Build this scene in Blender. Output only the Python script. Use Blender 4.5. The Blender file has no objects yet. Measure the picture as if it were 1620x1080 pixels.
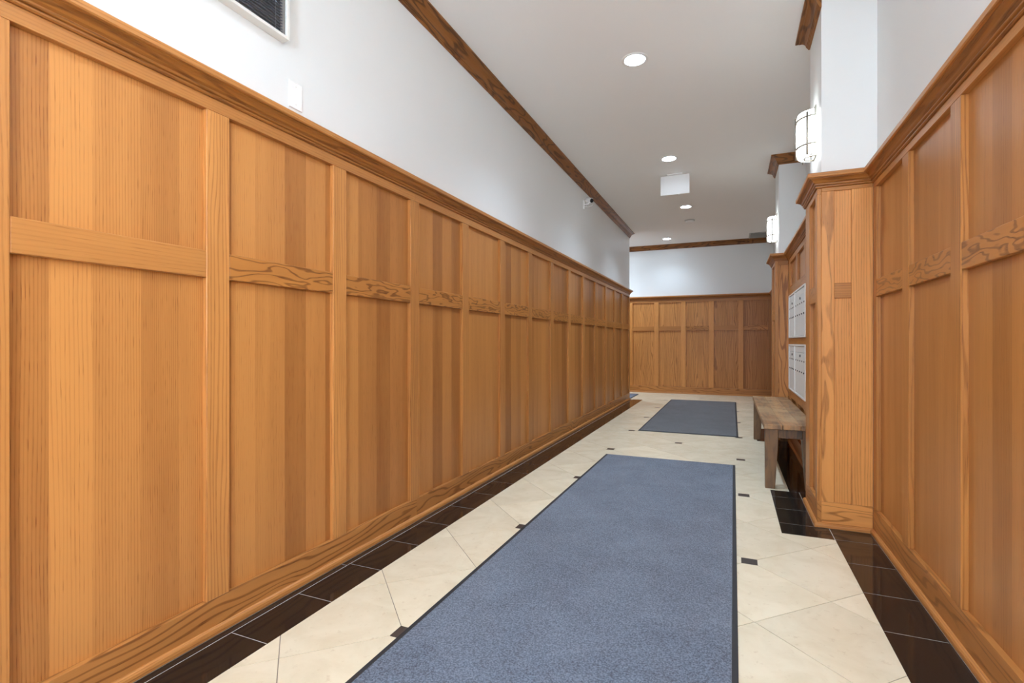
import bpy, bmesh, math, random
from mathutils import Matrix, Vector
random.seed(7)
C = bpy.context.scene.collection
S = bpy.context.scene
PI = math.pi

# ------------------------------------------------------------------ camera
cam = bpy.data.objects.new('camera', bpy.data.cameras.new('camera'))
C.objects.link(cam)
cam.location = (0, 0, 1.1)
cam.rotation_euler = (PI/2, 0, 0.4045)
cam.data.sensor_width = 36
cam.data.sensor_fit = 'HORIZONTAL'
cam.data.lens = 36*809/1620
cam.data.shift_y = 1.4/1620
cam.data.clip_start = 0.02
S.camera = cam

# ------------------------------------------------------------------ world, exposure, light levels
w = bpy.data.worlds.new('world'); S.world = w; w.use_nodes = True
w.node_tree.nodes['Background'].inputs[0].default_value = (0.75, 0.85, 1.0, 1)
w.node_tree.nodes['Background'].inputs[1].default_value = 0.6
S.view_settings.view_transform = 'Standard'
S.view_settings.look = 'None'
S.view_settings.exposure = 0.2
S.view_settings.gamma = 1.0
S.view_settings.use_curve_mapping = False
S.cycles.use_denoising = True
S.cycles.max_bounces = 10
S.cycles.diffuse_bounces = 7
S.cycles.sample_clamp_indirect = 6
DOOR_FILL = 66.0          # glowing door glass, added behind the camera as frontal light
SIDE_FILL = 2.0      # weaker glowing panes, added beside the door as fill
CAN = 45.0         # recessed ceiling lamps, glowing lens
BEAM = 130.0         # recessed ceiling lamps, watts of the downward beam
SCONCE = 7.0        # glass sconce shades
TRANSOM_FILL = 8.0      # glowing pane added over the door to brighten the near ceiling
BOWL_FILL = 110.0         # unseen hanging bowl, added to brighten the ceiling
SCONCE_FILL = 85.0 # stronger unseen sconce, added to light the near ceiling and walls
ALC_FILL = 320.0         # hidden alcove lamp, added to brighten the far wall

# ------------------------------------------------------------------ materials
def newmat(name):
    m = bpy.data.materials.new(name); m.use_nodes = True
    return m, m.node_tree, m.node_tree.nodes['Principled BSDF']

class NT:
    """small node helper"""
    def __init__(s, t): s.t = t
    def n(s, typ, **kw):
        nd = s.t.nodes.new(typ)
        for k, v in kw.items(): setattr(nd, k, v)
        return nd
    def put(s, sock, v):
        if v is None: return
        if isinstance(v, bpy.types.NodeSocket): s.t.links.new(v, sock)
        else: sock.default_value = v
    def m(s, op, a, b=None, c=None, clamp=False):
        nd = s.n('ShaderNodeMath', operation=op); nd.use_clamp = clamp
        s.put(nd.inputs[0], a); s.put(nd.inputs[1], b)
        if c is not None: s.put(nd.inputs[2], c)
        return nd.outputs[0]
    def xyz(s, x, y, z):
        nd = s.n('ShaderNodeCombineXYZ')
        for i, v in enumerate((x, y, z)): s.put(nd.inputs[i], v)
        return nd.outputs[0]
    def noise(s, vec, scale=1, detail=2, rough=.5, dist=0):
        nd = s.n('ShaderNodeTexNoise'); s.put(nd.inputs['Vector'], vec)
        nd.inputs['Scale'].default_value = scale; nd.inputs['Detail'].default_value = detail
        nd.inputs['Roughness'].default_value = rough; nd.inputs['Distortion'].default_value = dist
        return nd.outputs[0]
    def step(s, v, lo, hi):
        nd = s.n('ShaderNodeMapRange', interpolation_type='SMOOTHSTEP')
        s.put(nd.inputs[0], v); nd.inputs[1].default_value = lo; nd.inputs[2].default_value = hi
        return nd.outputs[0]
    def mix(s, f, a, b, mode='MIX'):
        nd = s.n('ShaderNodeMix', data_type='RGBA', blend_type=mode)
        s.put(nd.inputs[0], f); s.put(nd.inputs[6], a); s.put(nd.inputs[7], b)
        return nd.outputs[2]

def oak(name, along, lines, figure, strips, light, dark, rough=.36, fa=6.0, fl=.75, lo=.1, sc=.72):
    """stained oak. along: local axis of the grain; lines: growth lines per metre; figure: how much they wander.
    The object colour carries (seed, tone, grain strength)."""
    m, t, b = newmat(name); h = NT(t)
    co = h.n('ShaderNodeTexCoord').outputs['Object']
    sp = h.n('ShaderNodeSeparateXYZ'); h.put(sp.inputs[0], co)
    x, y, z = sp.outputs
    if along == 'Z': a, l = h.m('ADD', x, h.m('MULTIPLY', y, .83)), z
    else: a, l = h.m('ADD', z, h.m('MULTIPLY', y, .83)), x
    oi = h.n('ShaderNodeObjectInfo')
    cs = h.n('ShaderNodeSeparateColor'); h.put(cs.inputs[0], oi.outputs['Color'])
    seed, tone, grain = cs.outputs
    sd = h.m('MULTIPLY', seed, 57.0)
    if strips:
        v = h.n('ShaderNodeTexVoronoi', voronoi_dimensions='1D')
        h.put(v.inputs['W'], h.m('ADD', h.m('MULTIPLY', a, 8.0), h.m('MULTIPLY', seed, 57.0*3)))
        v.inputs['Scale'].default_value = 1; v.inputs['Randomness'].default_value = .55
        vc = h.n('ShaderNodeSeparateColor'); h.put(vc.inputs[0], v.outputs['Color'])
        cell, cell2 = vc.outputs[0], vc.outputs[1]
    else:
        cell = cell2 = None
    off = h.m('ADD', sd, h.m('MULTIPLY', cell, 23.0)) if strips else sd
    n1 = h.noise(h.xyz(h.m('ADD', h.m('MULTIPLY', a, fa), off), h.m('MULTIPLY', y, fa), h.m('ADD', h.m('MULTIPLY', l, fl), off)), 1, 2.0, .5, .35)
    la = h.m('MULTIPLY', a, lines)
    if strips: la = h.m('MULTIPLY', la, h.m('ADD', .7, h.m('MULTIPLY', cell2, .6)))
    ph = h.m('ADD', la, h.m('MULTIPLY', n1, figure))
    sn = h.m('SINE', h.m('MULTIPLY', ph, 2*PI))
    line = h.step(sn, lo, 1.0)
    pore = h.step(h.noise(h.xyz(h.m('MULTIPLY', a, 330.0), h.m('MULTIPLY', y, 330.0), h.m('ADD', h.m('MULTIPLY', l, 14.0), sd)), 1, 1, .5), .54, .74)
    pore2 = h.m('MULTIPLY', pore, h.m('ADD', .25, h.m('MULTIPLY', line, .9)))
    broad = h.noise(h.xyz(h.m('ADD', h.m('MULTIPLY', a, 13.0), off), h.m('MULTIPLY', y, 5.0), h.m('ADD', h.m('MULTIPLY', l, .9), off)), 1, 3, .55, .4)
    f = h.m('ADD', h.m('MULTIPLY', h.m('MULTIPLY', line, grain), .24 if strips else .6), h.m('MULTIPLY', pore2, .36))
    f = h.m('ADD', f, h.m('MULTIPLY', h.m('SUBTRACT', broad, .5), .6 if strips else .7))
    if strips: f = h.m('ADD', f, h.m('MULTIPLY', h.m('SUBTRACT', cell, .5), sc))
    f = h.m('ADD', f, .22 if strips else .10, clamp=True)
    col = h.mix(f, (*light, 1), (*dark, 1))
    # tone 0.5 = as is; lower darker and redder
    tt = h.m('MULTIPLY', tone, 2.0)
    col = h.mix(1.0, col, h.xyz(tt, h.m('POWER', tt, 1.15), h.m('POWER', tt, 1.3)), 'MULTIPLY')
    h.put(b.inputs['Base Color'], col)
    rr = h.m('ADD', rough, h.m('MULTIPLY', h.m('SUBTRACT', broad, .5), .15))
    h.put(b.inputs['Roughness'], rr)
    b.inputs['Specular IOR Level'].default_value = .3
    bp = h.n('ShaderNodeBump'); bp.inputs['Strength'].default_value = .22; bp.inputs['Distance'].default_value = .0006
    h.put(bp.inputs['Height'], h.m('SUBTRACT', 1.0, pore)); h.put(b.inputs['Normal'], bp.outputs[0])
    return m

OL, OD = (.515, .220, .060), (.20, .062, .0125)
M = {}
M['panel'] = oak('oak_panel', 'Z', 118, 3.4, True, OL, OD)
M['panel_soft'] = oak('oak_even_panel', 'Z', 110, 3.4, True, OL, OD, sc=.38)
M['stile'] = oak('oak_upright', 'Z', 70, 5.0, False, OL, OD, fa=9.0, fl=.8)
M['figured'] = oak('oak_figured_upright', 'Z', 17, 7.5, False, OL, (.155, .048, .010), fa=7.0, fl=1.1, lo=.35)
M['far_panel'] = oak('oak_cathedral_panel', 'Z', 36, 6.5, False, OL, (.17, .054, .011), fa=7.0, fl=.9, lo=.2)
M['plain'] = oak('oak_plain_rail', 'X', 80, 4.0, False, OL, OD)
M['rail'] = oak('oak_figured_rail', 'X', 26, 7.5, False, (.50, .205, .048), (.135, .042, .009), fa=13.0, fl=3.2, lo=.25)
M['base'] = oak('oak_baseboard', 'X', 24, 9.0, False, OL, (.17, .054, .011), fa=7.0, fl=1.1, lo=.3)
M['mould'] = oak('oak_cove_moulding', 'X', 60, 7.0, False, (.36, .135, .028), (.13, .042, .008), .34)  # darker than the cap board: the cove's shade is put into its colour
M['crown'] = oak('oak_crown', 'X', 22, 8.0, False, (.27, .105, .026), (.072, .025, .007), .34, fa=8.0, fl=1.5, lo=.2)

def plaster(name, col, rough=.6):
    m, t, b = newmat(name); h = NT(t)
    co = h.n('ShaderNodeTexCoord').outputs['Object']
    n = h.noise(co, 1.2, 3)
    c = h.mix(n, (*[v*.985 for v in col], 1), (*[min(1, v*1.015) for v in col], 1))
    h.put(b.inputs['Base Color'], c); b.inputs['Roughness'].default_value = rough
    bp = h.n('ShaderNodeBump'); bp.inputs['Strength'].default_value = .06; bp.inputs['Distance'].default_value = .001
    h.put(bp.inputs['Height'], h.noise(co, 220, 2)); h.put(b.inputs['Normal'], bp.outputs[0])
    return m
M['wall'] = plaster('painted_wall', (.80, .82, .815), .45)
M['ceiling'] = plaster('painted_ceiling', (.93, .94, .935), .85)

def simple(name, col, rough=.5, metal=0, emit=0, ecol=None, spec=.5):
    m, t, b = newmat(name)
    b.inputs['Base Color'].default_value = (*col, 1); b.inputs['Roughness'].default_value = rough
    b.inputs['Metallic'].default_value = metal; b.inputs['Specular IOR Level'].default_value = spec
    if emit:
        b.inputs['Emission Color'].default_value = (*(ecol or col), 1); b.inputs['Emission Strength'].default_value = emit
    return m
M['white'] = simple('white_plastic', (.90, .90, .89), .4)
M['white_metal'] = simple('white_enamel', (.78, .77, .73), .4)
M['black'] = simple('black_glass', (.008, .008, .01), .08)
M['nickel'] = simple('brushed_nickel', (.40, .375, .33), .4, 1)
M['lens'] = simple('lamp_lens', (.9, .9, .9), .5, 0, CAN, (.82, 1, 1.2))
M['lens_alcove'] = simple('alcove_lamp_lens', (.9, .9, .9), .5, 0, ALC_FILL, (.82, 1, 1.2))
M['shade'] = simple('sconce_glass', (.9, .88, .82), .3, 0, SCONCE, (.92, 1, 1.02))
M['shade_entry'] = simple('entry_sconce_glass', (.9, .88, .82), .3, 0, SCONCE_FILL, (.92, 1, 1.02))
M['daylight'] = simple('daylit_glass', (.8, .8, .8), .2, 0, DOOR_FILL, (.83, 1, 1.19))
M['daylight_side'] = simple('daylit_side_glass', (.8, .8, .8), .2, 0, SIDE_FILL, (.83, 1, 1.19))
M['daylight_top'] = simple('skylit_transom_glass', (.8, .8, .8), .2, 0, TRANSOM_FILL, (.83, 1, 1.19))
M['uplight'] = simple('uplight_lens', (.9, .9, .9), .4, 0, BOWL_FILL, (.83, 1, 1.19))
M['grille'] = simple('grey_grille', (.55, .55, .53), .5)
M['slat'] = simple('slate_blue_slat', (.20, .235, .31), .4)
M['void'] = simple('dark_window_back', (.010, .013, .024), .3)
M['cord'] = simple('blind_cord', (.45, .50, .58), .6)
M['slot'] = simple('dark_slot', (.02, .02, .02), .6)
M['mail'] = simple('silver_mailbox', (.74, .77, .75), .45, .12)
M['mailframe'] = simple('aluminium_frame', (.80, .82, .80), .4, .2)
M['rubber'] = simple('black_rubber', (.022, .023, .026), .65)

def glass():
    m, t, b = newmat('window_glass')
    b.inputs['Base Color'].default_value = (1, 1, 1, 1); b.inputs['Roughness'].default_value = .02
    b.inputs['Transmission Weight'].default_value = 1; b.inputs['IOR'].default_value = 1.3
    return m
M['glass'] = glass()

def stone_tile():
    m, t, b = newmat('cream_stone'); h = NT(t)
    co = h.n('ShaderNodeTexCoord').outputs['Object']
    oi = h.n('ShaderNodeObjectInfo')
    cs = h.n('ShaderNodeSeparateColor'); h.put(cs.inputs[0], oi.outputs['Color'])
    mp = h.n('ShaderNodeMapping'); h.put(mp.inputs[0], co); h.put(mp.inputs['Location'], h.xyz(h.m('MULTIPLY', cs.outputs[0], 40), 0, 0))
    v = mp.outputs[0]
    n1 = h.noise(v, 5, 5, .6, .6); n2 = h.noise(v, 26, 4, .65, .3)
    c = h.mix(h.step(n1, .3, .75), (.85, .785, .60, 1), (.76, .68, .49, 1))
    c = h.mix(h.m('MULTIPLY', h.step(n2, .58, .72), .45), c, (.62, .52, .35, 1))
    c = h.mix(1.0, c, h.xyz(*[h.m('ADD', .95, h.m('MULTIPLY', cs.outputs[1], .1))]*3), 'MULTIPLY')
    h.put(b.inputs['Base Color'], c); b.inputs['Roughness'].default_value = .30
    h.put(b.inputs['Roughness'], h.m('ADD', .16, h.m('MULTIPLY', n2, .14)))
    b.inputs['Specular IOR Level'].default_value = .55
    return m
M['cream'] = stone_tile()

def black_stone():
    m, t, b = newmat('black_granite'); h = NT(t)
    co = h.n('ShaderNodeTexCoord').outputs['Object']
    sp = h.step(h.noise(co, 240, 1), .74, .80)
    c = h.mix(sp, (.010, .010, .0105, 1), (.10, .10, .11, 1))
    h.put(b.inputs['Base Color'], c)
    h.put(b.inputs['Roughness'], h.m('ADD', .06, h.m('MULTIPLY', h.noise(co, 9, 3), .06)))
    b.inputs['Specular IOR Level'].default_value = .5
    return m
M['granite'] = black_stone()
M['insert'] = simple('dark_insert_stone', (.055, .047, .042), .3)
M['light_grout'] = simple('pale_grout', (.62, .60, .56), .9)
M['grout'] = simple('grout', (.27, .235, .19), .9)

def carpet(name, c0, c1):
    m, t, b = newmat(name); h = NT(t)
    co = h.n('ShaderNodeTexCoord').outputs['Object']
    n1 = h.noise(co, 150, 3, .75); n2 = h.noise(co, 2.6, 5, .65, .6); n3 = h.noise(co, 900, 1, .5)
    f = h.m('ADD', h.m('MULTIPLY', h.step(n1, .34, .66), .85), h.m('MULTIPLY', n3, .2))
    f = h.m('ADD', f, h.m('MULTIPLY', h.m('SUBTRACT', n2, .5), .85), clamp=True)
    h.put(b.inputs['Base Color'], h.mix(f, (*c0, 1), (*c1, 1)))
    b.inputs['Roughness'].default_value = .95; b.inputs['Specular IOR Level'].default_value = .15
    b.inputs['Sheen Weight'].default_value = .25
    bp = h.n('ShaderNodeBump'); bp.inputs['Strength'].default_value = .7; bp.inputs['Distance'].default_value = .004
    h.put(bp.inputs['Height'], n1); h.put(b.inputs['Normal'], bp.outputs[0])
    # sparse bits of dirt and lint
    return m
M['carpet'] = carpet('blue_carpet', (.037, .050, .080), (.185, .237, .31))
M['carpet_dark'] = carpet('slate_carpet', (.042, .048, .056), (.135, .155, .175))

def bench_wood():
    m, t, b = newmat('weathered_bench_wood'); h = NT(t)
    co = h.n('ShaderNodeTexCoord').outputs['Object']
    oi = h.n('ShaderNodeObjectInfo'); cs = h.n('ShaderNodeSeparateColor'); h.put(cs.inputs[0], oi.outputs['Color'])
    mp = h.n('ShaderNodeMapping'); h.put(mp.inputs[0], co); h.put(mp.inputs['Location'], h.xyz(h.m('MULTIPLY', cs.outputs[0], 31), 0, h.m('MULTIPLY', cs.outputs[0], 17)))
    mp.inputs['Scale'].default_value = (11, 1.3, 1.6)
    n1 = h.noise(mp.outputs[0], 2.0, 5, .65, .8); n2 = h.noise(co, 3.2, 4, .6, .8)
    c = h.mix(h.step(n1, .35, .68), (.25, .125, .048, 1), (.085, .050, .029, 1))
    c = h.mix(h.m('MULTIPLY', h.step(n2, .42, .68), cs.outputs[2]), c, (.28, .19, .10, 1))
    c = h.mix(1.0, c, h.xyz(*[h.m('MULTIPLY', cs.outputs[1], 2)]*3), 'MULTIPLY')
    h.put(b.inputs['Base Color'], c); b.inputs['Roughness'].default_value = .45
    return m
M['bench'] = bench_wood()

# ------------------------------------------------------------------ building helpers
def tag(o, label=None, cat=None, group=None, kind=None):
    if label: o['label'] = label
    if cat: o['category'] = cat
    if group: o['group'] = group
    if kind: o['kind'] = kind
    return o

def empty(name, loc=(0, 0, 0), rz=0):
    o = bpy.data.objects.new(name, None); C.objects.link(o)
    o.location = loc; o.rotation_euler = (0, 0, rz); o.empty_display_size = .1
    return o

def bm_box(bm, x0, x1, y0, y1, z0, z1, bev=0):
    vs = [bm.verts.new(p) for p in ((x0, y0, z0), (x1, y0, z0), (x1, y1, z0), (x0, y1, z0), (x0, y0, z1), (x1, y0, z1), (x1, y1, z1), (x0, y1, z1))]
    fs = [bm.faces.new([vs[i] for i in q]) for q in ((3, 2, 1, 0), (4, 5, 6, 7), (0, 1, 5, 4), (1, 2, 6, 5), (2, 3, 7, 6), (3, 0, 4, 7))]
    if bev:
        es = {e for f in fs for e in f.edges}
        bmesh.ops.bevel(bm, geom=list(es), offset=bev, segments=1, affect='EDGES', profile=.5)
    return bm

def bm_tube(bm, pts, r, seg=10, caps=True):
    """tube along a polyline"""
    pts = [Vector(p) for p in pts]; rings = []
    for i, p in enumerate(pts):
        d = (pts[min(i+1, len(pts)-1)] - pts[max(i-1, 0)]).normalized()
        u = d.orthogonal().normalized() if not rings else (uprev - d*uprev.dot(d)).normalized()
        uprev = u; v = d.cross(u)
        rr = r[i] if isinstance(r, (list, tuple)) else r
        rings.append([bm.verts.new(p + (u*math.cos(2*PI*k/seg) + v*math.sin(2*PI*k/seg))*rr) for k in range(seg)])
    for a, b in zip(rings, rings[1:]):
        for k in range(seg):
            f = bm.faces.new((a[k], a[(k+1) % seg], b[(k+1) % seg], b[k])); f.smooth = True
    if caps:
        bm.faces.new(list(reversed(rings[0]))); bm.faces.new(rings[-1])
    return bm

def bm_lathe(bm, prof, seg=40, closed=False):
    """revolve (r, z) points about Z"""
    rings = []
    for r, z in prof:
        if r < 1e-6: rings.append([bm.verts.new((0, 0, z))])
        else: rings.append([bm.verts.new((r*math.cos(2*PI*k/seg), r*math.sin(2*PI*k/seg), z)) for k in range(seg)])
    pairs = list(zip(rings, rings[1:])) + ([(rings[-1], rings[0])] if closed else [])
    for a, b in pairs:
        for k in range(seg):
            k2 = (k+1) % seg
            if len(a) == 1 and len(b) == 1: continue
            if len(a) == 1: bm.faces.new((a[0], b[k2], b[k]))
            elif len(b) == 1: bm.faces.new((a[k], a[k2], b[0]))
            else: bm.faces.new((a[k], a[k2], b[k2], b[k]))
    bmesh.ops.recalc_face_normals(bm, faces=bm.faces)
    return bm

def link(name, me, parent, loc=(0, 0, 0), rz=0, col=None):
    o = bpy.data.objects.new(name, me); C.objects.link(o)
    o.location = loc; o.rotation_euler = (0, 0, rz)
    if parent: o.parent = parent
    if col: o.color = (*col, 1)
    return o

def mesh(name, bm, mat):
    me = bpy.data.meshes.new(name); bm.to_mesh(me); bm.free(); me.materials.append(M[mat])
    return me

def obj(name, bm, mat, parent=None, loc=(0, 0, 0), rz=0, col=None):
    return link(name, mesh(name, bm, mat), parent, loc, rz, col)

_cache = {}
def box_mesh(name, dx, dy, dz, mat, bev):
    k = (round(dx, 4), round(dy, 4), round(dz, 4), mat, bev)
    if k not in _cache:
        bm = bmesh.new(); bm_box(bm, 0, dx, 0, dy, 0, dz, min(bev, dx/3, dy/3, dz/3) if bev else 0)
        _cache[k] = mesh(name, bm, mat)
    return _cache[k]

class Frame:
    """a wall face: origin on the floor line, local x along the wall, local y INTO the wall, z up"""
    def __init__(s, root, P, ang): s.root, s.P, s.a = root, P, ang
    def at(s, x, y, z):
        c, q = math.cos(s.a), math.sin(s.a)
        r = s.root.location if s.root else Vector()
        return (s.P[0] + c*x - q*y - r.x, s.P[1] + q*x + c*y - r.y, z - r.z)
    def box(s, name, x0, x1, y0, y1, z0, z1, mat, col=None, bev=.0022, parent=None):
        me = box_mesh(name, x1-x0, y1-y0, z1-z0, mat, bev)
        if parent is not None:    # sub-part: placed relative to its part (same rotation)
            o = link(name, me, parent, (x0 - parent['_x'], y0 - parent['_y'], z0 - parent['_z']), 0, col)
        else:
            o = link(name, me, s.root, s.at(x0, y0, z0), s.a, col)
        o['_x'], o['_y'], o['_z'] = x0, y0, z0
        return o
    def mesh(s, name, bm, mat, col=None, x=0, y=0, z=0):
        return obj(name, bm, mat, s.root, s.at(x, y, z), s.a, col)

R = random.random
def tone(base=.5, var=.05): return base + (R()*2-1)*var

# ------------------------------------------------------------------ dimensions
Y0, YF = -1.6, 11.5            # behind the camera, far wall
CEIL = 3.21
XL, XR = -1.795, .755          # faces of the oak uprights, left and right
YE = 9.965                     # end of the left wall
XA = -3.6                      # alcove beyond the left wall
# plan of the oak face line, room kept on the right-hand side walking it
SP = [(XL, Y0), (XL, YE), (XA, YE), (XA, YF), (XR, YF), (XR, 7.05), (.46, 7.05), (.46, 6.5), (.595, 6.5), (.595, 4.05), (.475, 4.05), (.475, 3.535), (XR, 3.535), (XR, Y0)]
UP = [(-1.80, Y0), (-1.80, YE-.005), (XA-.005, YE-.005), (XA-.005, YF+.005), (.78, YF+.005), (.78, 7.03), (.50, 7.03), (.50, 6.52), (.77, 6.52), (.77, 4.03), (.50, 4.03), (.50, 3.56), (.78, 3.56), (.78, Y0)]

def seg_sweep(path, i, prof, closed_ends=(False, False)):
    """mitred sweep of (out, z) points along segment i; mesh in the segment's own frame (x along, y into wall)"""
    def nrm(k):
        a, b = Vector(path[k]), Vector(path[k+1]); d = (b-a).normalized()
        return d, Vector((d.y, -d.x))      # room is on the right
    P, Q = Vector(path[i]), Vector(path[i+1]); d, n = nrm(i); L = (Q-P).length
    def shift(k):
        if k < 0 or k >= len(path)-1: return 0
        d2, n2 = nrm(k)
        wv = (n + n2)/(1 + n.dot(n2))
        return wv.dot(d)
    s0, s1 = shift(i-1), shift(i+1)
    bm = bmesh.new(); N = len(prof)
    a = [bm.verts.new((s0*o, -o, z)) for o, z in prof]
    b = [bm.verts.new((L + s1*o, -o, z)) for o, z in prof]
    for k in range(N):
        k2 = (k+1) % N
        bm.faces.new((a[k], a[k2], b[k2], b[k]))
    bm.faces.new(a); bm.faces.new(list(reversed(b)))
    bmesh.ops.recalc_face_normals(bm, faces=bm.faces)
    return bm, P, math.atan2(d.y, d.x)

CAPZ = 2.02
COVE = [(-.02, CAPZ), (.006, CAPZ), (.010, CAPZ+.004), (.010, CAPZ+.009), (.0075, CAPZ+.010), (.0075, CAPZ+.012), (.014, CAPZ+.014), (.016, CAPZ+.017), (.016, CAPZ+.022), (.014, CAPZ+.023), (.014, CAPZ+.025), (.022, CAPZ+.030),
       (.026, CAPZ+.038), (.033, CAPZ+.045), (.042, CAPZ+.050), (.042, CAPZ+.054), (-.02, CAPZ+.054)]
CAP = [(-.02, CAPZ+.054), (.051, CAPZ+.054), (.055, CAPZ+.058), (.055, CAPZ+.077), (.052, CAPZ+.081), (-.02, CAPZ+.083)]
SHOE = [(0, 0), (.016, 0), (.016, .010), (.0145, .017), (.0105, .023), (.005, .027), (0, .028)]
CRZ = 3.112
CROWN = [(0, CRZ), (.010, CRZ), (.013, CRZ+.004), (.013, CRZ+.010), (.018, CRZ+.013), (.018, CRZ+.020), (.023, CRZ+.024), (.024, CRZ+.034), (.029, CRZ+.046), (.038, CRZ+.058), (.050, CRZ+.067),
         (.060, CRZ+.071), (.062, CRZ+.076), (.066, CRZ+.079), (.078, CRZ+.082), (.082, CRZ+.086), (.082, CEIL), (0, CEIL)]

def mould(name, path, i, prof, mat, parent, col):
    bm, P, ang = seg_sweep(path, i, prof)
    r = parent.location if parent else Vector()
    return obj(name, bm, mat, parent, (P.x-r.x, P.y-r.y, -r.z), ang, col)

def cap(i, parent):
    mould('cove_moulding', SP, i, COVE, 'mould', parent, (R(), .5, .7))
    mould('cap_board', SP, i, CAP, 'plain', parent, (R(), .50, .4))

def solid(name, boxes, mat, **kw):
    """a body of the setting: one or more boxes (world coordinates) in one mesh"""
    bm = bmesh.new()
    for q in boxes: bm_box(bm, *q)
    o = obj(name, bm, mat)
    tag(o, kind='structure', **kw)
    return o

# ------------------------------------------------------------------ setting: bodies
floor = solid('floor', [(XA-.3, 1.1, Y0-.2, YF+.2, -.12, -.0018)], 'grout', label='cream stone tile floor with small dark inserts and black stone borders', cat='floor')
ceiling = solid('ceiling', [(XA-.3, 1.1, Y0-.2, YF+.2, CEIL, CEIL+.12)], 'ceiling', label='smooth white ceiling along the lobby corridor', cat='ceiling')
wall_left = solid('wall_left', [(-2.05, XL-.034, Y0, YE-.03, 0, 2.03), (-2.05, -1.80, Y0, YE-.005, 2.03, CEIL)], 'wall', label='long left wall, grey paint above tall oak wainscot', cat='wall')
wall_alcove = solid('wall_alcove', [(XA-.2, -2.05, YE-.2, YE-.005, 0, CEIL), (XA-.2, XA-.005, YE-.005, YF+.15, 0, CEIL)], 'wall', label='plain grey wall of the alcove past the end of the left wainscot', cat='wall')
wall_far = solid('wall_far', [(XA-.005, .95, YF+.034, YF+.15, 0, 2.03), (XA-.005, .95, YF+.005, YF+.15, 2.03, CEIL)], 'wall', label='far end wall, grey paint above five bays of oak panels', cat='wall')
wall_passage = solid('wall_passage', [(XR+.034, .95, 7.03, YF+.005, 0, 2.03), (.78, .95, 7.03, YF+.005, 2.03, CEIL)], 'wall', label='right wall beyond the second pillar, mostly hidden', cat='wall')
pillar_b = solid('pillar', [(.496, .95, 6.536, 7.01, 0, 2.03), (.50, .95, 6.52, 7.03, 2.03, CEIL)], 'wall', label='farther white pillar with a narrow oak-clad base at the end of the bench', cat='pillar')
wall_recess = solid('wall_recess', [(.63, .95, 4.03, 6.51, 0, 2.03), (.77, .95, 4.03, 6.52, 2.03, CEIL)], 'wall', label='recessed right wall with the mailboxes between two pillars', cat='wall')
pillar_a = solid('pillar', [(.511, .95, 3.571, 4.02, 0, 2.03), (.50, .95, 3.56, 4.03, 2.03, CEIL)], 'wall', label='nearer white pillar with broad oak-clad base beside the bench', cat='pillar')
wall_right = solid('wall_right', [(XR+.034, .95, Y0, 3.54, 0, 2.03), (.78, .95, Y0, 3.56, 2.03, CEIL)], 'wall', label='near right wall with tall oak panels under pale grey paint', cat='wall')
wall_back = solid('wall_back', [(-2.05, -.78, Y0-.12, Y0, 0, CEIL), (.44, .95, Y0-.12, Y0, 0, CEIL), (-.78, .44, Y0-.12, Y0, 3.1, CEIL)], 'wall', label='entrance wall behind the viewer around the glazed door', cat='wall')

# ------------------------------------------------------------------ wainscot
def wainscot(root, P, ang, stiles, z, recess=.022, tones=None, seed0=0, ends=None, rail_strong=None, stile_tones=None, pm='panel'):
    """stiles: list of (x0, x1). z: dict of base, c0, c1, top. Builds uprights, panels, cross rails of a wall face."""
    f = Frame(root, P, ang)
    zb, c0, c1, zt = z
    for k, (a, b) in enumerate(stiles):
        st = stile_tones[k] if stile_tones and k in stile_tones else tone(.50, .055)
        f.box('stile', a, b, 0, recess + .012, zb, zt, 'stile', (R(), st, .35 + .4*R()))
    for k in range(len(stiles)-1):
        a, b = stiles[k][1], stiles[k+1][0]
        sd = R(); tn = tones[k] if tones and k in tones else tone(.485, .03)
        g = .55 + .35*R()
        f.box('panel', a, b, recess, recess + .012, zb, c0, pm, (sd, tn, g), 0)
        f.box('panel', a, b, recess, recess + .012, c1, zt, pm, (sd, tn + .008, g), 0)
        strong = rail_strong[k] if rail_strong and k in rail_strong else .55 + .5*R()
        f.box('cross_rail', a, b, .001, recess + .012, c0, c1, 'rail' if strong > .6 else 'plain', (R(), tone(.49, .03), min(1, strong)))
    return f

def boards(f, name, xs, y0, y1, z0, z1, mat, tn=.48, grain=.9):
    for a, b in zip(xs, xs[1:]):
        f.box(name, a, b, y0, y1, z0, z1, mat, (R(), tone(tn, .03), grain), .001)

# left wall: uprights every 0.66 m
pitch = .6597
ctr = [1.351 + pitch*(k-1) for k in range(-3, 15)]
st = [(max(c-.0475, Y0) - Y0, min(c+.0475, YE) - Y0) for c in ctr]
zl = (.130, 1.343, 1.443, 1.972)
# indexes: stile k=0 is list item 3
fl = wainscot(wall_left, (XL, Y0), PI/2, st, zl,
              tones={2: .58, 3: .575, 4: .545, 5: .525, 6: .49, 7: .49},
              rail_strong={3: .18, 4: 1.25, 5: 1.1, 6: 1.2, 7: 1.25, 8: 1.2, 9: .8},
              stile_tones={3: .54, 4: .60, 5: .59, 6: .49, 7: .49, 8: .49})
boards(fl, 'top_rail', [0, 1.5, 4.27, 6.9, 9.5, YE-Y0], 0, .034, 1.972, CAPZ, 'plain', .47, .25)
boards(fl, 'baseboard', [0, 1.65, 4.29, 6.92, 9.56, YE-Y0], 0, .034, 0, .130, 'base', .48, 1.0)
mould('shoe_moulding', SP, 0, SHOE, 'plain', wall_left, (.31, .52, .4))
cap(0, wall_left)

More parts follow.
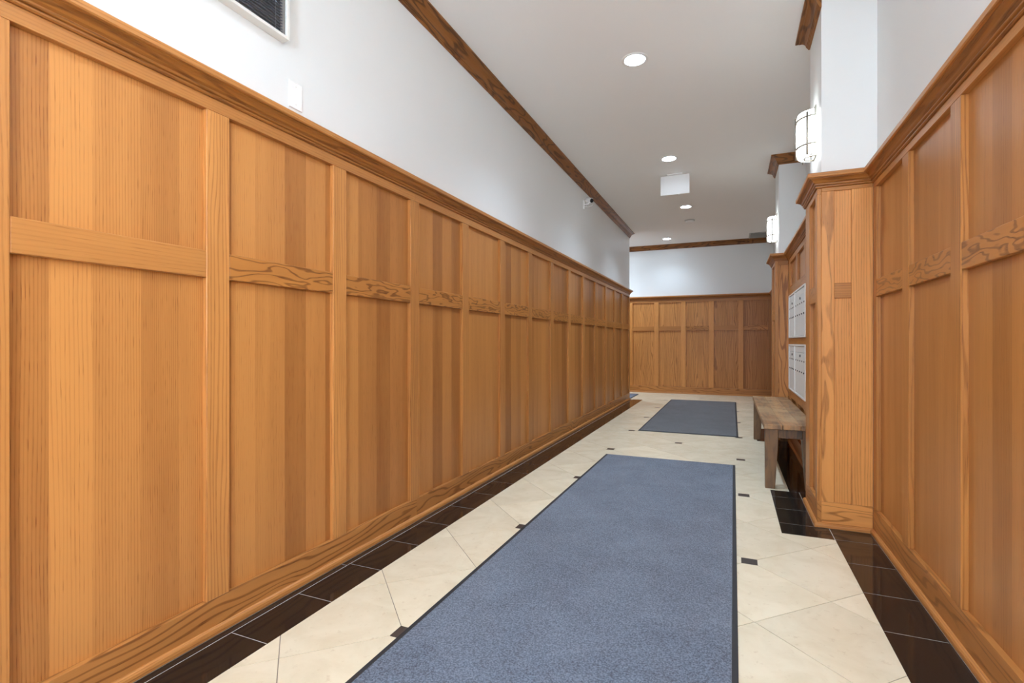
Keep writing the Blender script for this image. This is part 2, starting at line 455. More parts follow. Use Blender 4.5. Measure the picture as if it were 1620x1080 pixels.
# alcove end of the left wall
cap(1, wall_alcove)
cap(2, wall_alcove)
fa = Frame(wall_alcove, (XL, YE), PI)
boards(fa, 'baseboard', [.04, XL-XA], 0, .004, 0, .13, 'base')
boards(fa, 'wainscot_board', [.04, .6, 1.2, XL-XA], 0, .004, .13, CAPZ, 'panel')
fa2 = Frame(wall_alcove, (XA, YE), PI/2)
boards(fa2, 'wainscot_board', [0.005, .5, 1.0, YF-YE], 0, .004, .13, CAPZ, 'panel')
boards(fa2, 'baseboard', [0.005, YF-YE], 0, .004, 0, .13, 'base')

# far wall
ctr = [-3.176, -2.616, -2.055, -1.495, -.935, -.377, .187, .733]
st = [(c-.047-XA, min(c+.047, XR)-XA) for c in ctr]
zf = (.148, 1.353, 1.447, 1.965)
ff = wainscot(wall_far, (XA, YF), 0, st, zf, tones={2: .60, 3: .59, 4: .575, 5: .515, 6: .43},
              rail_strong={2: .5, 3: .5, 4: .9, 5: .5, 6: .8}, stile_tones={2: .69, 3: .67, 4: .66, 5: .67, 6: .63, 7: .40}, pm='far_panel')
boards(ff, 'top_rail', [0, 2.2, XR-XA], 0, .034, zf[3], CAPZ, 'plain', .47, .4)
boards(ff, 'baseboard', [0, 2.6, XR-XA], 0, .034, 0, zf[0], 'base', .50, .8)
mould('shoe_moulding', SP, 3, SHOE, 'plain', wall_far, (.6, .5, .4))
cap(3, wall_far)

# right wall past the second pillar (local x runs towards the camera)
L = YF - 7.05
st = [(x, x+.095) for x in (0, .62, 1.24, 1.86, 2.48, 3.10, 3.72, L-.095)]
st[0] = (.034, .095)
fp = wainscot(wall_passage, (XR, YF), -PI/2, st, (.148, 1.355, 1.452, 1.985))
boards(fp, 'top_rail', [.034, L], 0, .034, 1.985, CAPZ, 'plain')
boards(fp, 'baseboard', [.034, L], 0, .034, 0, .148, 'base')
mould('shoe_moulding', SP, 4, SHOE, 'plain', wall_passage, (.2, .5, .4))
cap(4, wall_passage)

# pillar base beyond the bench
f2s = Frame(pillar_b, (.46, 7.05), -PI/2)      # face towards the corridor
for q in ((0, .12), (.45, .55)):
    f2s.box('stile', *q, 0, .034, .148, 1.985, 'stile', (R(), .47, .5))
for q in ((.148, 1.355), (1.452, 1.985)):
    f2s.box('panel', .12, .45, .022, .034, *q, 'panel', (.4, .47, .5), 0)
f2s.box('cross_rail', .12, .45, .001, .034, 1.355, 1.452, 'rail', (R(), .47, .6))
f2s.box('top_rail', 0, .55, 0, .034, 1.985, CAPZ, 'plain', (R(), .45, .4))
f2s.box('baseboard', 0, .55, 0, .034, 0, .148, 'base', (R(), .47, .8))
f2f = Frame(pillar_b, (.46, 6.5), 0)           # face towards the camera
f2f.box('stile', .034, .135, 0, .034, .148, 1.972, 'figured', (.83, .56, 1.0))
f2f.box('top_rail', .034, .135, 0, .034, 1.972, CAPZ, 'plain', (R(), .42, .5))
f2f.box('baseboard', .034, .135, 0, .034, 0, .148, 'base', (R(), .47, .8))
f2b = Frame(pillar_b, (XR, 7.05), PI)
f2b.box('stile', 0, .26, 0, .03, 0, CAPZ, 'stile', (R(), .47, .5))
for i in (5, 6, 7):
    cap(i, pillar_b)
    mould('shoe_moulding', SP, i, SHOE, 'plain', pillar_b, (R(), .5, .4))

# recessed mailbox wall; local x = 6.5 - Y
fr = Frame(wall_recess, (.595, 6.5), -PI/2)
rst = [(0, .17), (.70, .82), (1.30, 1.42), (1.90, 2.02), (2.35, 2.45)]
MB0, MB1 = .105, 1.445            # mailbox opening along the wall
for a, b in rst:
    f_ = fr.box
    f_('stile', a, b, 0, .034, 1.70, 1.966, 'stile', (R(), tone(.49, .03), .5))
for (a, b), (c, d) in zip(rst, rst[1:]):
    fr.box('panel', b, c, .022, .034, 1.70, 1.966, 'panel', (R(), tone(.46, .03), .6), 0)
    fr.box('panel', b, c, .022, .034, .148, .505, 'panel', (R(), tone(.44, .03), .6), 0)
for a, b in rst:
    fr.box('stile', a, b, 0, .034, .148, .505, 'stile', (R(), tone(.47, .03), .5))
boards(fr, 'cross_rail', [0, 2.45], 0, .034, 1.617, 1.70, 'rail', .49, .4)
boards(fr, 'cross_rail', [0, 2.45], 0, .034, .505, .585, 'rail', .48, .5)
fr.box('stile', 0, MB0, 0, .034, .585, 1.617, 'stile', (R(), .5, .5))
fr.box('stile', MB1, 1.55, 0, .034, .585, 1.617, 'stile', (R(), .5, .5))
fr.box('panel', 1.55, 2.35, .022, .034, .585, 1.617, 'panel', (R(), .47, .6), 0)
fr.box('stile', 2.35, 2.45, 0, .034, .585, 1.617, 'stile', (R(), .5, .5))
boards(fr, 'top_rail', [0, 2.45], 0, .034, 1.966, CAPZ, 'plain', .48, .4)
boards(fr, 'baseboard', [0, 2.45], 0, .034, 0, .148, 'base', .44, .8)
mould('shoe_moulding', SP, 8, SHOE, 'plain', wall_recess, (R(), .5, .4))
cap(8, wall_recess)

# pillar base beside the bench
f1s = Frame(pillar_a, (.475, 4.05), -PI/2)     # corridor face, local x = 4.05 - Y
f1s.box('stile', 0, .185, 0, .034, .150, 1.985, 'stile', (R(), .50, .5))
f1s.box('stile', .44, .515, 0, .022, .150, 1.985, 'stile', (R(), .54, .6))
for q in ((.150, 1.346), (1.446, 1.985)):
    f1s.box('panel', .185, .44, .022, .034, *q, 'panel', (.7, .47, .5), 0)
f1s.box('cross_rail', .185, .44, .001, .034, 1.346, 1.446, 'rail', (R(), .5, .5))
f1s.box('top_rail', 0, .515, 0, .022, 1.985, CAPZ, 'plain', (R(), .49, .4))
f1s.box('baseboard', 0, .515, 0, .022, 0, .150, 'base', (R(), .48, .7))
f1f = Frame(pillar_a, (.475, 3.535), 0)        # face towards the camera, local x = X - .475
f1f.box('stile', .022, .088, 0, .034, .150, 1.998, 'figured', (.43, .70, .7))
f1f.box('stile', .174, .280, 0, .034, .150, 1.998, 'stile', (.21, .72, .5))
for q in ((.150, 1.361), (1.451, 1.998)):
    f1f.box('panel', .0885, .1735, .012, .034, *q, 'stile', (.62, .69, .45), 0)
f1f.box('cross_rail', .088, .174, .001, .034, 1.361, 1.451, 'plain', (R(), .46, .6))
f1f.box('top_rail', .022, .280, 0, .034, 1.998, CAPZ, 'plain', (R(), .50, .3))
f1f.box('baseboard', .022, .280, 0, .034, 0, .150, 'base', (.91, .69, .9))
f1b = Frame(pillar_a, (.595, 4.05), PI)
f1b.box('stile', 0.0, .085, 0, .03, 0, CAPZ, 'stile', (R(), .47, .5))
for i in (9, 10, 11):
    cap(i, pillar_a)
    mould('shoe_moulding', SP, i, SHOE, 'plain', pillar_a, (R(), .54, .4))

# near right wall; local x = 3.535 - Y
cs_ = [2.945, 2.358, 1.765, 1.172, .58, -.012, -.605, -1.2]
st = [(.0, .065)] + [(3.535-c-.048, 3.535-c+.048) for c in cs_] + [(3.535-Y0-.07, 3.535-Y0)]
zr = (.146, 1.360, 1.457, 1.985)
fw = wainscot(wall_right, (XR, 3.535), -PI/2, st, zr, tones={0: .46, 1: .47, 2: .455}, rail_strong={0: .9, 1: .9, 2: 1.1}, stile_tones={0: .46, 1: .46, 2: .48}, pm='panel_soft')
boards(fw, 'top_rail', [0, 2.1, 4.4, 3.535-Y0], 0, .034, zr[3], CAPZ, 'plain', .48, .25)
boards(fw, 'baseboard', [0, 2.6, 3.535-Y0], 0, .034, 0, zr[0], 'base', .46, .7)
mould('shoe_moulding', SP, 12, SHOE, 'plain', wall_right, (R(), .5, .5))
cap(12, wall_right)

# crown mouldings: one length per wall
crown_labels = ['oak crown moulding along the top of the long left wall', 'oak crown moulding around the corner of the left wall into the alcove', 'oak crown moulding inside the alcove',
    'oak crown moulding across the top of the far wall', 'oak crown moulding above the right wall past the second pillar', 'oak crown moulding on the hidden back of the farther pillar',
    'short oak crown moulding on the corridor face of the farther pillar', 'short oak crown moulding on the front of the farther pillar', 'oak crown moulding above the mailbox recess',
    'oak crown moulding on the hidden back of the nearer pillar', 'short oak crown moulding on the corridor face of the nearer pillar', 'oak crown moulding above the near right wall']
UPC = UP[:11] + [(.50, 3.548)]
for n_, (pth, i) in enumerate([(UP, k) for k in range(10)] + [(UPC, 10), ([(.78, 3.55), (.78, Y0)], 0)]):
    o = mould('trim_%d' % (n_+1), pth, i, CROWN, 'crown', None, (R(), .54, 1.1))
    tag(o, crown_labels[n_], 'moulding', kind='structure')

# entrance door and transom added behind the camera, glass glowing as fill light
d1 = empty('door_1', (-.17, Y0-.06, 0)); tag(d1, 'daylit glazed entrance door behind the viewer', 'door', kind='structure')
bm = bmesh.new()
for q in ((-.60, -.52, -.04, .04, 0, 2.38), (.52, .60, -.04, .04, 0, 2.38), (-.52, .52, -.04, .04, 2.28, 2.38), (-.52, .52, -.04, .04, 0, .95), (-.52, -.24, -.04, .04, .95, 2.28), (.16, .52, -.04, .04, .95, 2.28), (-.24, .16, -.04, .04, 1.86, 2.28), (-.24, .16, -.04, .04, .95, 1.2), (-.60, -.52, -.04, .04, 2.38, 3.1), (.52, .60, -.04, .04, 2.38, 3.1), (-.52, .52, -.04, .04, 3.05, 3.1)):
    bm_box(bm, *q)
obj('door_frame', bm, 'stile', d1, col=(.3, .4, .5))
bm = bmesh.new(); bm_box(bm, -.24, .16, .028, .036, 1.2, 1.86); obj('door_glass', bm, 'daylight', d1)
bm = bmesh.new(); bm_box(bm, -.52, .52, .028, .036, 2.38, 3.05); obj('transom_glass', bm, 'daylight_top', d1)
bm = bmesh.new(); bm_tube(bm, [(.36, .04, 1.0), (.36, .09, 1.0), (.36, .09, 1.3), (.36, .04, 1.3)], .01); obj('door_handle', bm, 'nickel', d1)
# unseen side windows, added as glowing panes for soft fill
for n_, (x0, x1) in ((2, (-1.62, -.86)), (3, (.47, .72))):
    wn = empty('window_%d' % n_, ((x0+x1)/2, Y0, .5)); tag(wn, 'daylit sidelight window %s the entrance door' % ('to the wide side of' if n_ == 2 else 'on the narrow side of'), 'window', kind='structure')
    hw = (x1-x0)/2
    bm = bmesh.new()
    for q in ((-hw-.04, -hw, .0, .05, 0, 2.3), (hw, hw+.04, .0, .05, 0, 2.3), (-hw, hw, .0, .05, 0, .05), (-hw, hw, .0, .05, 2.25, 2.3)): bm_box(bm, *q)
    obj('window_frame', bm, 'stile', wn, col=(.3, .4, .5))
    bm = bmesh.new(); bm_box(bm, -hw, hw, .012, .02, .05, 2.25); obj('window_pane', bm, 'daylight_side', wn)

# ------------------------------------------------------------------ floor tiles
QX, QY, IX, IY = .3065, .303, .085, 2.832     # half diagonals and one insert
INS, G = .036, .0016                          # half side of an insert, half joint

def clip(poly, nx, ny, d):
    """keep the side nx*x + ny*y <= d"""
    out = []
    for i in range(len(poly)):
        a, b = poly[i], poly[(i+1) % len(poly)]
        da, db = nx*a[0]+ny*a[1]-d, nx*b[0]+ny*b[1]-d
        if da <= 0: out.append(a)
        if (da < 0 < db) or (db < 0 < da):
            t = da/(da-db); out.append((a[0]+(b[0]-a[0])*t, a[1]+(b[1]-a[1])*t))
    return out
def clip_rect(p, x0, x1, y0, y1):
    for q in ((-1, 0, -x0), (1, 0, x1), (0, -1, -y0), (0, 1, y1)):
        p = clip(p, *q)
        if len(p) < 3: return []
    ar = abs(sum(p[i][0]*p[(i+1) % len(p)][1]-p[(i+1) % len(p)][0]*p[i][1] for i in range(len(p))))/2
    return p if ar > 2e-4 else []
# cream field as bands; border inner edges measured on the floor
BI, BR, BP, BC = -1.556, .535, .270, .395
bands = [(BI, BR, Y0, 3.325), (BI, BP, 3.325, 4.27), (BI, BC, 4.27, 6.325), (BI, BP, 6.325, 7.25), (BI, BR, 7.25, 10.0), (XA, XR, 10.0, YF)]
def prism(name, polys, mat, parent, z1, z0=-.012, col=None):
    cx = sum(p[0] for p in polys[0])/len(polys[0]); cy = sum(p[1] for p in polys[0])/len(polys[0])
    bm = bmesh.new()
    for p in polys:
        a = sum(p[i][0]*p[(i+1) % len(p)][1]-p[(i+1) % len(p)][0]*p[i][1] for i in range(len(p)))
        if a < 0: p = p[::-1]
        q = [p[0]]
        for v in p[1:]:
            if math.dist(v, q[-1]) > 1e-5: q.append(v)
        if math.dist(q[0], q[-1]) < 1e-5: q.pop()
        if len(q) < 3: continue
        top = [bm.verts.new((x-cx, y-cy, z1)) for x, y in q]; bot = [bm.verts.new((x-cx, y-cy, z0)) for x, y in q]
        bm.faces.new(top); bm.faces.new(bot[::-1])
        for i in range(len(q)):
            j = (i+1) % len(q); bm.faces.new((bot[i], bot[j], top[j], top[i]))
    return obj(name, bm, mat, parent, (cx, cy, 0), 0, col)
def is_insert(a, b): return a % 2 == 0 and b % 2 == 0 and (a//2 + b//2) % 2 == 0
gg = G*math.sqrt(2)
for b in range(-16, 30):
    for a in range(-13, 6):
        x, y = IX + a*QX, IY + b*QY
        if (a+b) % 2:      # a tile centre
            p = [(x+QX-gg, y), (x, y+QY-gg), (x-QX+gg, y), (x, y-QY+gg)]
            for (da, db) in ((1, 0), (-1, 0), (0, 1), (0, -1)):
                if is_insert(a+da, b+db):
                    p = clip(p, da, db, (da*x+db*y) + (QX if da else QY) - INS - G)
            ps = []
            for k, (x0, x1, y0, y1) in enumerate(bands):
                # leave the joint only where the band meets a border, not where two bands meet
                q = clip_rect(p, x0+.0005, x1-.0005, y0, y1)
                if q: ps.append(q)
            if ps: prism('tile', ps, 'cream', floor, 0, col=(R(), R(), 0))
        elif is_insert(a, b):
            p = [(x-INS, y-INS), (x+INS, y-INS), (x+INS, y+INS), (x-INS, y+INS)]
            for r in bands:
                q = clip_rect(p, *r)
                if q: prism('insert_tile', [q], 'insert', floor, .0003, col=(R(), R(), 0))
grouts = []
def border(x0, x1, y0, y1):
    g = .0016
    if x1-x0 > .01 and y1-y0 > .01:
        prism('border_tile', [[(x0+.0004, y0+g), (x1-.0004, y0+g), (x1-.0004, y1-g), (x0+.0004, y1-g)]], 'granite', floor, .0002)
        grouts.append((x0, x1, y0, y1))
ys = [1.364 + .3285*k for k in range(-9, 27)]
cut = lambda lo, hi, off=0: [lo] + [y+off for y in ys if lo+.03 < y+off < hi-.03] + [hi]
def col_border(x0, x1, lo, hi, off=0):
    c = cut(lo, hi, off)
    for a, b in zip(c, c[1:]): border(x0, x1, a, b)
col_border(-1.7404, BI, Y0, 10.0)
c_ = [Y0 + 1.2*k for k in range(0, 10)] + [9.97]
for a, b in zip(c_, c_[1:]): border(-1.775, -1.7436, a, b)
col_border(BR, XR-.018, Y0, 3.515)
border(BP, BR-.003, 3.325, 3.515)
for a, b in zip([3.515, 3.815, 4.10, 4.27], [3.815, 4.10, 4.27]): border(BP, .457, a, b)
c_ = [4.27 + .343*k for k in range(7)]
for a, b in zip(c_, c_[1:]): border(BC, .577, a, min(b, 6.325))
border(.462, .577, 4.07, 4.27)
border(BP, .577, 6.325, 6.482)
for a, b in zip([6.482, 6.80, 7.07], [6.80, 7.07]): border(BP, .442, a, b)
border(BP, BR, 7.07, 7.25)
col_border(BR, XR-.018, 7.07, 11.48)

bm = bmesh.new()
for x0, x1, y0, y1 in grouts: bm_box(bm, x0+.003, x1-.003, y0-.0016, y0+.0016, -.010, -.0004)
bm_box(bm, -1.7436, -1.7404, Y0, 9.96, -.010, -.0004)
for x, y in ((BR, 3.325),): bm_box(bm, x-.0016, x+.0016, y+.003, 3.512, -.010, -.0004)
obj('border_grout', bm, 'light_grout', floor)

# ------------------------------------------------------------------ mats
def mat_(label, x0, x1, y0, y1, carpet_, rz=0, bw=.020):
    cx, cy = (x0+x1)/2, (y0+y1)/2; hx, hy = (x1-x0)/2, (y1-y0)/2
    r = empty('floor_mat', (cx, cy, .0006), rz); tag(r, label, 'mat', 'blue-grey entrance mats')
    bm = bmesh.new()
    for q in ((-hx, -hx+bw, -hy, hy), (hx-bw, hx, -hy, hy), (-hx+bw, hx-bw, -hy, -hy+bw), (-hx+bw, hx-bw, hy-bw, hy)): bm_box(bm, *q, 0, .004)
    obj('rubber_border', bm, 'rubber', r)
    bm = bmesh.new()
    bm_box(bm, -hx+bw, hx-bw, -hy+bw, hy-bw, 0, .0085, .003)
    obj('carpet', bm, carpet_, r)
    return r
mat_('large blue-grey carpet mat with black rubber edge nearest the viewer', -1.135, .028, 1.21, 4.985, 'carpet', -.004)
mat_('slate carpet mat lying farther down the corridor beside the bench', -1.06, .083, 6.478, 10.24, 'carpet_dark', -.002)
mat_('small corner of a blue mat showing past the end of the left wall', -3.1, -1.80, 10.15, 11.06, 'carpet', 0)

# ------------------------------------------------------------------ bench
BT = .485
bench = empty('bench', (.405, 5.385, 0))
tag(bench, 'rustic dark wooden bench with thick weathered top against mailbox wall', 'bench')
def bpart(name, x0, x1, y0, y1, z0, z1, col, bev=.003):
    bm = bmesh.new(); bm_box(bm, x0, x1, y0, y1, z0, z1, bev)
    return obj(name, bm, 'bench', bench, (-.405, -5.385, 0), 0, col)
for k, (x0, x1, tn) in enumerate(((.228, .352, .78), (.353, .472, .92), (.473, .584, .70))):
    bpart('seat_plank', x0, x1, 4.285 + .002*k, 6.492 - .003*k, BT-.036, BT, (.1+.3*k, tn, .9), .004)
def leg(x0, y0, sx, sy):
    """square leg, tapering on its two inner faces; sx, sy point inwards"""
    bm = bmesh.new()
    def ring(z, s): return [bm.verts.new((x0+sx*a*s, y0+sy*b*s, z)) for a, b in ((0, 0), (1, 0), (1, 1), (0, 1))]
    r0, r1, r2 = ring(0, .066), ring(.33, .088), ring(BT-.036, .088)
    for p, q in ((r0, r1), (r1, r2)):
        for k in range(4): bm.faces.new((p[k], p[(k+1) % 4], q[(k+1) % 4], q[k]))
    bm.faces.new(r0[::-1]); bm.faces.new(r2)
    bmesh.ops.recalc_face_normals(bm, faces=bm.faces)
    bmesh.ops.bevel(bm, geom=bm.edges[:], offset=.003, segments=1, affect='EDGES')
    obj('leg', bm, 'bench', bench, (-.405, -5.385, 0), 0, (R(), .40 + .08*R(), .25))
for x0, sx in ((.238, 1), (.573, -1)):
    for y0, sy in ((4.305, 1), (6.47, -1)): leg(x0, y0, sx, sy)
for x0, x1, y0, y1 in ((.327, .484, 4.32, 4.345), (.327, .484, 6.43, 6.455), (.255, .28, 4.394, 6.381), (.531, .556, 4.394, 6.381)):
    bpart('apron', x0, x1, y0, y1, BT-.104, BT-.037, (R(), .36, .1), .002)

# ------------------------------------------------------------------ mailboxes
def mailbox(label, xa, xb, z0, z1, n):
    """a unit of n tall narrow doors on the recess wall between local xa and xb"""
    r = empty('mailbox_unit', (.585, 6.5-(xa+xb)/2, z0)); tag(r, label, 'mailbox', 'silver mailbox units above the bench')
    f = Frame(r, (.595, 6.5), -PI/2)
    fwid = .016
    bm = bmesh.new()
    for q in ((xa, xa+fwid, z0, z1), (xb-fwid, xb, z0, z1), (xa+fwid, xb-fwid, z0, z0+fwid), (xa+fwid, xb-fwid, z1-fwid, z1)):
        bm_box(bm, q[0], q[1], -.010, .034, q[2], q[3], .0015)
    f.mesh('frame', bm, 'mailframe')
    bm = bmesh.new(); bm_box(bm, xa+fwid, xb-fwid, .022, .034, z0+fwid, z1-fwid); f.mesh('back_panel', bm, 'slot')
    # header flap over the doors with its own master lock
    zt = z1 - fwid - .004; zd = zt - .055
    bm = bmesh.new(); bm_box(bm, xa+fwid+.001, xb-fwid-.001, -.003, .012, zd+.002, zt, .001); f.mesh('header_panel', bm, 'mail')
    wd = (xb-xa-2*fwid)/n
    for k in range(n):
        x0 = xa+fwid+k*wd+.0015; x1 = x0+wd-.003
        d = f.box('door', x0, x1, -.004, .012, z0+fwid+.003, zd-.001, 'mail', (R(), .5, .5), .001)
        xm = (x0+x1)/2
        f.box('window_slot', xm-.024, xm+.024, -.0055, -.004, z1-.158, z1-.146, 'slot', None, 0, d)
        bm = bmesh.new(); bm_tube(bm, [(0, 0, 0), (0, -.006, 0)], .0075, 12)
        me = mesh('lock', bm, 'slot')
        o = link('lock', me, d, (xm-d['_x'], 0.0, z1-.253-d['_z']))
    bm = bmesh.new(); bm_tube(bm, [(0, 0, 0), (0, -.007, 0)], .012, 12)
    f.mesh('master_lock', bm, 'slot', None, (xa+xb)/2 + .05, -.003, z1-.105)
    return r
XM = .650
mailbox('silver mailbox unit in the upper row, narrower and farther from the viewer', MB0, XM, 1.146, 1.612, 4)
mailbox('silver mailbox unit in the upper row, wider and next to the near pillar', XM, MB1, 1.146, 1.612, 5)
mailbox('silver mailbox unit in the lower row, narrower, over the far bench end', MB0, XM, .590, 1.080, 4)
mailbox('silver mailbox unit in the lower row, wider, next to the near pillar', XM, MB1, .590, 1.080, 5)
fr.box('mailbox_rail', MB0, MB1, .004, .034, 1.0815, 1.1445, 'rail', (.3, .44, .2), .001)

# ------------------------------------------------------------------ ceiling fittings
def can(label, x, y, lens='lens', beam=1):
    r = empty('recessed_light', (x, y, CEIL)); tag(r, label, 'ceiling light', 'recessed ceiling lights')
    bm = bmesh.new(); bm_lathe(bm, [(.074, 0), (.097, 0), (.097, -.003), (.092, -.006), (.080, -.0065), (.074, -.004)], 48, True); obj('trim_ring', bm, 'white', r)
    bm = bmesh.new(); bm_lathe(bm, [(0, -.0005), (.074, -.0005), (.074, -.003), (0, -.0035)], 40); obj('lens', bm, lens, r)
    ld = bpy.data.lights.new('lamp', 'SPOT'); ld.energy = BEAM*beam; ld.color = (.80, .985, 1.19); ld.spot_size = 2.25; ld.spot_blend = 1.0; ld.shadow_soft_size = .05
    lo = bpy.data.objects.new('lamp', ld); C.objects.link(lo); lo.parent = r; lo.location = (0, 0, -.012)
    return r
can('round recessed ceiling light nearest the viewer, largest in view', -.66, 3.87)
can('round recessed ceiling light in front of the hanging white sign', -.654, 6.11)
can('round recessed ceiling light just past the hanging sign', -.645, 8.38)
can('round recessed ceiling light at the far end by the far wall', -1.20, 10.82, 'lens', .42)
can('round recessed ceiling light overhead behind the viewer', -.66, 1.50, 'lens', .35)

can('round recessed ceiling light in the alcove, hidden past the left wall end', -2.75, 10.70, 'lens_alcove')

t = empty('pendant_uplight', (-.50, -.85, CEIL)); tag(t, 'hanging bowl lamp by the entrance throwing light on the ceiling', 'ceiling light')
bm = bmesh.new(); bm_lathe(bm, [(0, 0), (.06, 0), (.06, -.02), (.012, -.03), (0, -.03)], 24); obj('canopy', bm, 'nickel', t)
bm = bmesh.new(); bm_tube(bm, [(0, 0, -.02), (0, 0, -.74)], .006, 8); obj('stem', bm, 'nickel', t)
bm = bmesh.new(); bm_lathe(bm, [(0, -.82), (.10, -.80), (.19, -.74), (.235, -.66), (.228, -.66), (.185, -.735), (.10, -.79), (0, -.81)], 40); obj('bowl', bm, 'white', t)
bm = bmesh.new(); bm_lathe(bm, [(.012, -.725), (.17, -.725), (.17, -.732), (.012, -.732)], 32, True); obj('uplight_lens', bm, 'uplight', t)

t = empty('smoke_detector', (-.655, 9.32, CEIL)); tag(t, 'round white smoke detector on the ceiling between two far lights', 'smoke detector')
bm = bmesh.new(); bm_lathe(bm, [(0, 0), (.085, 0), (.085, -.012), (.078, -.018), (0, -.018)], 40); obj('mounting_base', bm, 'grille', t)
bm = bmesh.new(); bm_lathe(bm, [(0, -.018), (.07, -.018), (.072, -.028), (.060, -.045), (.03, -.052), (0, -.053)], 40); obj('sensor_cover', bm, 'white', t)

t = empty('hanging_sign', (-.645, 6.70, CEIL)); tag(t, 'blank white back of a rectangular sign hung from the ceiling', 'sign')
bm = bmesh.new(); bm_box(bm, -.095, .095, -.03, .03, -.016, 0, .003); obj('canopy', bm, 'white', t)
bm = bmesh.new(); bm_box(bm, -.173, .173, -.011, .011, -.258, -.0165, .002); obj('sign_panel', bm, 'white', t)
bm = bmesh.new(); bm_tube(bm, [(.05, 0, -.258), (.05, 0, -.264)], .006, 10); obj('test_button', bm, 'white', t)

t = empty('ceiling_vent', (.50, 11.13, CEIL)); tag(t, 'grey rectangular ceiling vent by the far sconce', 'vent')
bm = bmesh.new()
for q in ((-.17, .17, -.27, -.245), (-.17, .17, .245, .27), (-.17, -.145, -.245, .245), (.145, .17, -.245, .245)): bm_box(bm, *q, -.010, 0, .002)
obj('vent_frame', bm, 'grille', t)
for k in range(12):
    bm = bmesh.new(); bm_box(bm, -.145, .145, -.016, .016, -.0015, .0015)
    o = obj('slat', bm, 'grille', t, (0, -.225 + k*.041, -.010)); o.rotation_euler = (.5, 0, 0)
bm = bmesh.new(); bm_box(bm, -.145, .145, -.245, .245, -.0015, -.0005); obj('duct_back', bm, 'grille', t)

# ------------------------------------------------------------------ sconces (frame x towards the camera, y into the wall)
def sconce(label, X, Y, shade='shade'):
    r = empty('wall_sconce', (X, Y, 2.285), -PI/2); tag(r, label, 'wall lamp', 'half-round glass wall sconces')
    # in the sconce's own frame: x along wall, -y out of the wall, z from 2.285
    bm = bmesh.new(); bm_box(bm, -.062, .062, -.008, 0, 0, .325, .002); obj('back_plate', bm, 'nickel', r)
    a, d, z0, z1 = .098, .082, .012, .285        # half width, depth of the glass
    def arc(n=20, s=1.0): return [(-a*s*math.cos(PI*k/n), -.018 - d*s*math.sin(PI*k/n)) for k in range(n+1)]
    bm = bmesh.new(); A = arc(24); B = arc(24, .94)
    vo = [[bm.verts.new((x, y, z)) for x, y in A] for z in (z0, z1)]; vi = [[bm.verts.new((x, y, z)) for x, y in B] for z in (z0, z1)]
    for k in range(24):
        for q in ((vo[0][k], vo[0][k+1], vo[1][k+1], vo[1][k]), (vi[0][k+1], vi[0][k], vi[1][k], vi[1][k+1]), (vo[1][k], vo[1][k+1], vi[1][k+1], vi[1][k]), (vo[0][k+1], vo[0][k], vi[0][k], vi[0][k+1])):
            bm.faces.new(q).smooth = True
    for k in (0, 24): bm.faces.new((vo[0][k], vo[1][k], vi[1][k], vi[0][k]))
    bmesh.ops.recalc_face_normals(bm, faces=bm.faces)
    obj('shade', bm, shade, r)
    for z in (.070, .245):
        pts = [(x, y, z) for x, y in arc(20, 1.06)]
        bm = bmesh.new(); bm_tube(bm, [(-a*1.06, -.008, z)] + pts + [(a*1.06, -.008, z)], .0064, 8); obj('ring', bm, 'nickel', r)
    for ang in (.5*PI, .14*PI, .86*PI):
        x, y = a*1.10*math.cos(ang), -.018 - d*1.12*math.sin(ang)
        bm = bmesh.new(); bm_tube(bm, [(x, y, .0), (x, y, .272)], .0064, 8); obj('rod', bm, 'nickel', r)
    bm = bmesh.new(); bm_tube(bm, [(-.05, -.005, .006), (-.05, -.03, .004), (-.03, -.055, .004), (0, -.065, .004), (.03, -.055, .004), (.05, -.03, .004), (.05, -.005, .006)], .005, 8); obj('bottom_bracket', bm, 'nickel', r)
    return r
sconce('lit half-round glass wall sconce on the nearer pillar, larger in view', .50, 3.80)
sconce('lit half-round glass wall sconce on the farther pillar, near the ceiling vent', .50, 6.76)
sconce('lit half-round glass wall sconce on the near right wall beside the viewer', .78, .84, 'shade_entry')

# ------------------------------------------------------------------ left wall fittings (wall plane X = -1.80)
XW = -1.80
w1 = empty('window_1', (XW, 1.2, 2.404)); tag(w1, 'white framed interior window with closed dark slatted blind high on left wall', 'window', kind='structure')
fwin = Frame(w1, (XW, 0), PI/2)      # local x = Y, y into wall
ya, yb, za, zb = .74, 1.657, 2.404, 3.04
bm = bmesh.new()
for q in ((ya, ya+.014, za, zb), (yb-.014, yb, za, zb), (ya+.014, yb-.014, za, za+.014), (ya+.014, yb-.014, zb-.014, zb)):
    bm_box(bm, q[0], q[1], -.044, 0, q[2], q[3], .0015)
fwin.mesh('window_frame', bm, 'white_metal')
bm = bmesh.new(); bm_box(bm, ya+.014, yb-.014, -.002, 0, za+.014, zb-.014); fwin.mesh('window_back', bm, 'void')
bm = bmesh.new(); bm_box(bm, ya+.014, yb-.014, -.032, -.028, za+.014, zb-.014); fwin.mesh('window_pane', bm, 'glass')
sl = None
for k in range(50):
    z = za + .022 + k*.0125
    if z > zb-.02: break
    if sl is None:
        bm = bmesh.new(); bm_box(bm, 0, yb-ya-.034, -.0055, .0055, -.0005, .0005); sl = mesh('slat', bm, 'slat')
    o = link('slat', sl, w1, fwin.at(ya+.017, -.014, z), PI/2); o.rotation_euler = (.2, 0, PI/2)
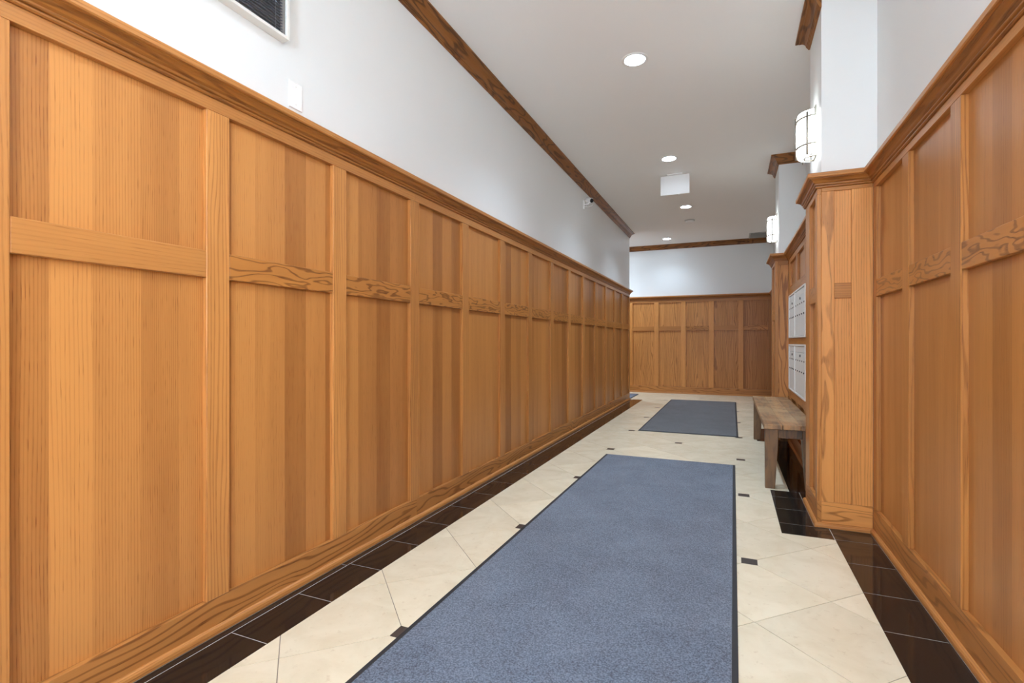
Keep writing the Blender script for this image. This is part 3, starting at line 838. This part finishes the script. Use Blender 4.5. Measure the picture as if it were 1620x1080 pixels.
for yy in (.90, 1.10, 1.30, 1.42, 1.60):
    bm = bmesh.new(); bm_tube(bm, [(0, 0, za+.014), (0, 0, zb-.014)], .0013, 6); fwin.mesh('ladder_cord', bm, 'cord', None, yy, -.022, 0)

t = empty('cover_plate', (XW, 1.728, 2.145)); tag(t, 'blank white cover plate on the left wall above the wainscot', 'wall plate')
fpl = Frame(t, (XW, 0), PI/2)
bm = bmesh.new(); bm_box(bm, 1.690, 1.766, -.006, 0, 2.145, 2.264, .0025); fpl.mesh('plate', bm, 'white')
for z in (2.165, 2.244):
    bm = bmesh.new(); bm_tube(bm, [(0, 0, 0), (0, -.0012, 0)], .003, 8); fpl.mesh('screw', bm, 'white_metal', None, 1.728, -.006, z)

t = empty('security_camera', (XW, 6.62, 2.9)); tag(t, 'small white security camera with black lens high on the left wall', 'camera')
fc = Frame(t, (XW, 0), PI/2)
def cpart(name, pts, r, mat, seg=14):
    bm = bmesh.new(); bm_tube(bm, pts, r, seg); return fc.mesh(name, bm, mat)
bm = bmesh.new(); bm_box(bm, 6.598, 6.632, -.020, 0, 2.865, 2.985, .004); fc.mesh('wall_mount', bm, 'white')
cpart('arm', [(6.615, -.018, 2.925), (6.612, -.05, 2.925), (6.608, -.075, 2.932), (6.606, -.085, 2.945)], .010, 'white', 10)
cpart('camera_body', [(6.640, -.034, 2.992), (6.634, -.042, 2.990), (6.595, -.112, 2.966), (6.593, -.116, 2.9645)], [.024, .031, .034, .034], 'white', 24)
cpart('lens_face', [(6.5932, -.1158, 2.9646), (6.590, -.121, 2.963)], [.028, .027], 'black', 24)
cpart('cable', [(6.64, -.034, 2.985), (6.69, -.03, 2.975), (6.70, -.02, 2.93), (6.66, -.02, 2.905), (6.625, -.018, 2.91)], .005, 'white', 8)
cpart('cable', [(6.60, -.10, 2.93), (6.575, -.14, 2.915), (6.575, -.13, 2.89), (6.60, -.07, 2.885), (6.615, -.02, 2.90)], .005, 'white', 8)

for o in bpy.data.objects:      # drop the layout helpers
    for k in ('_x', '_y', '_z'):
        if k in o: del o[k]
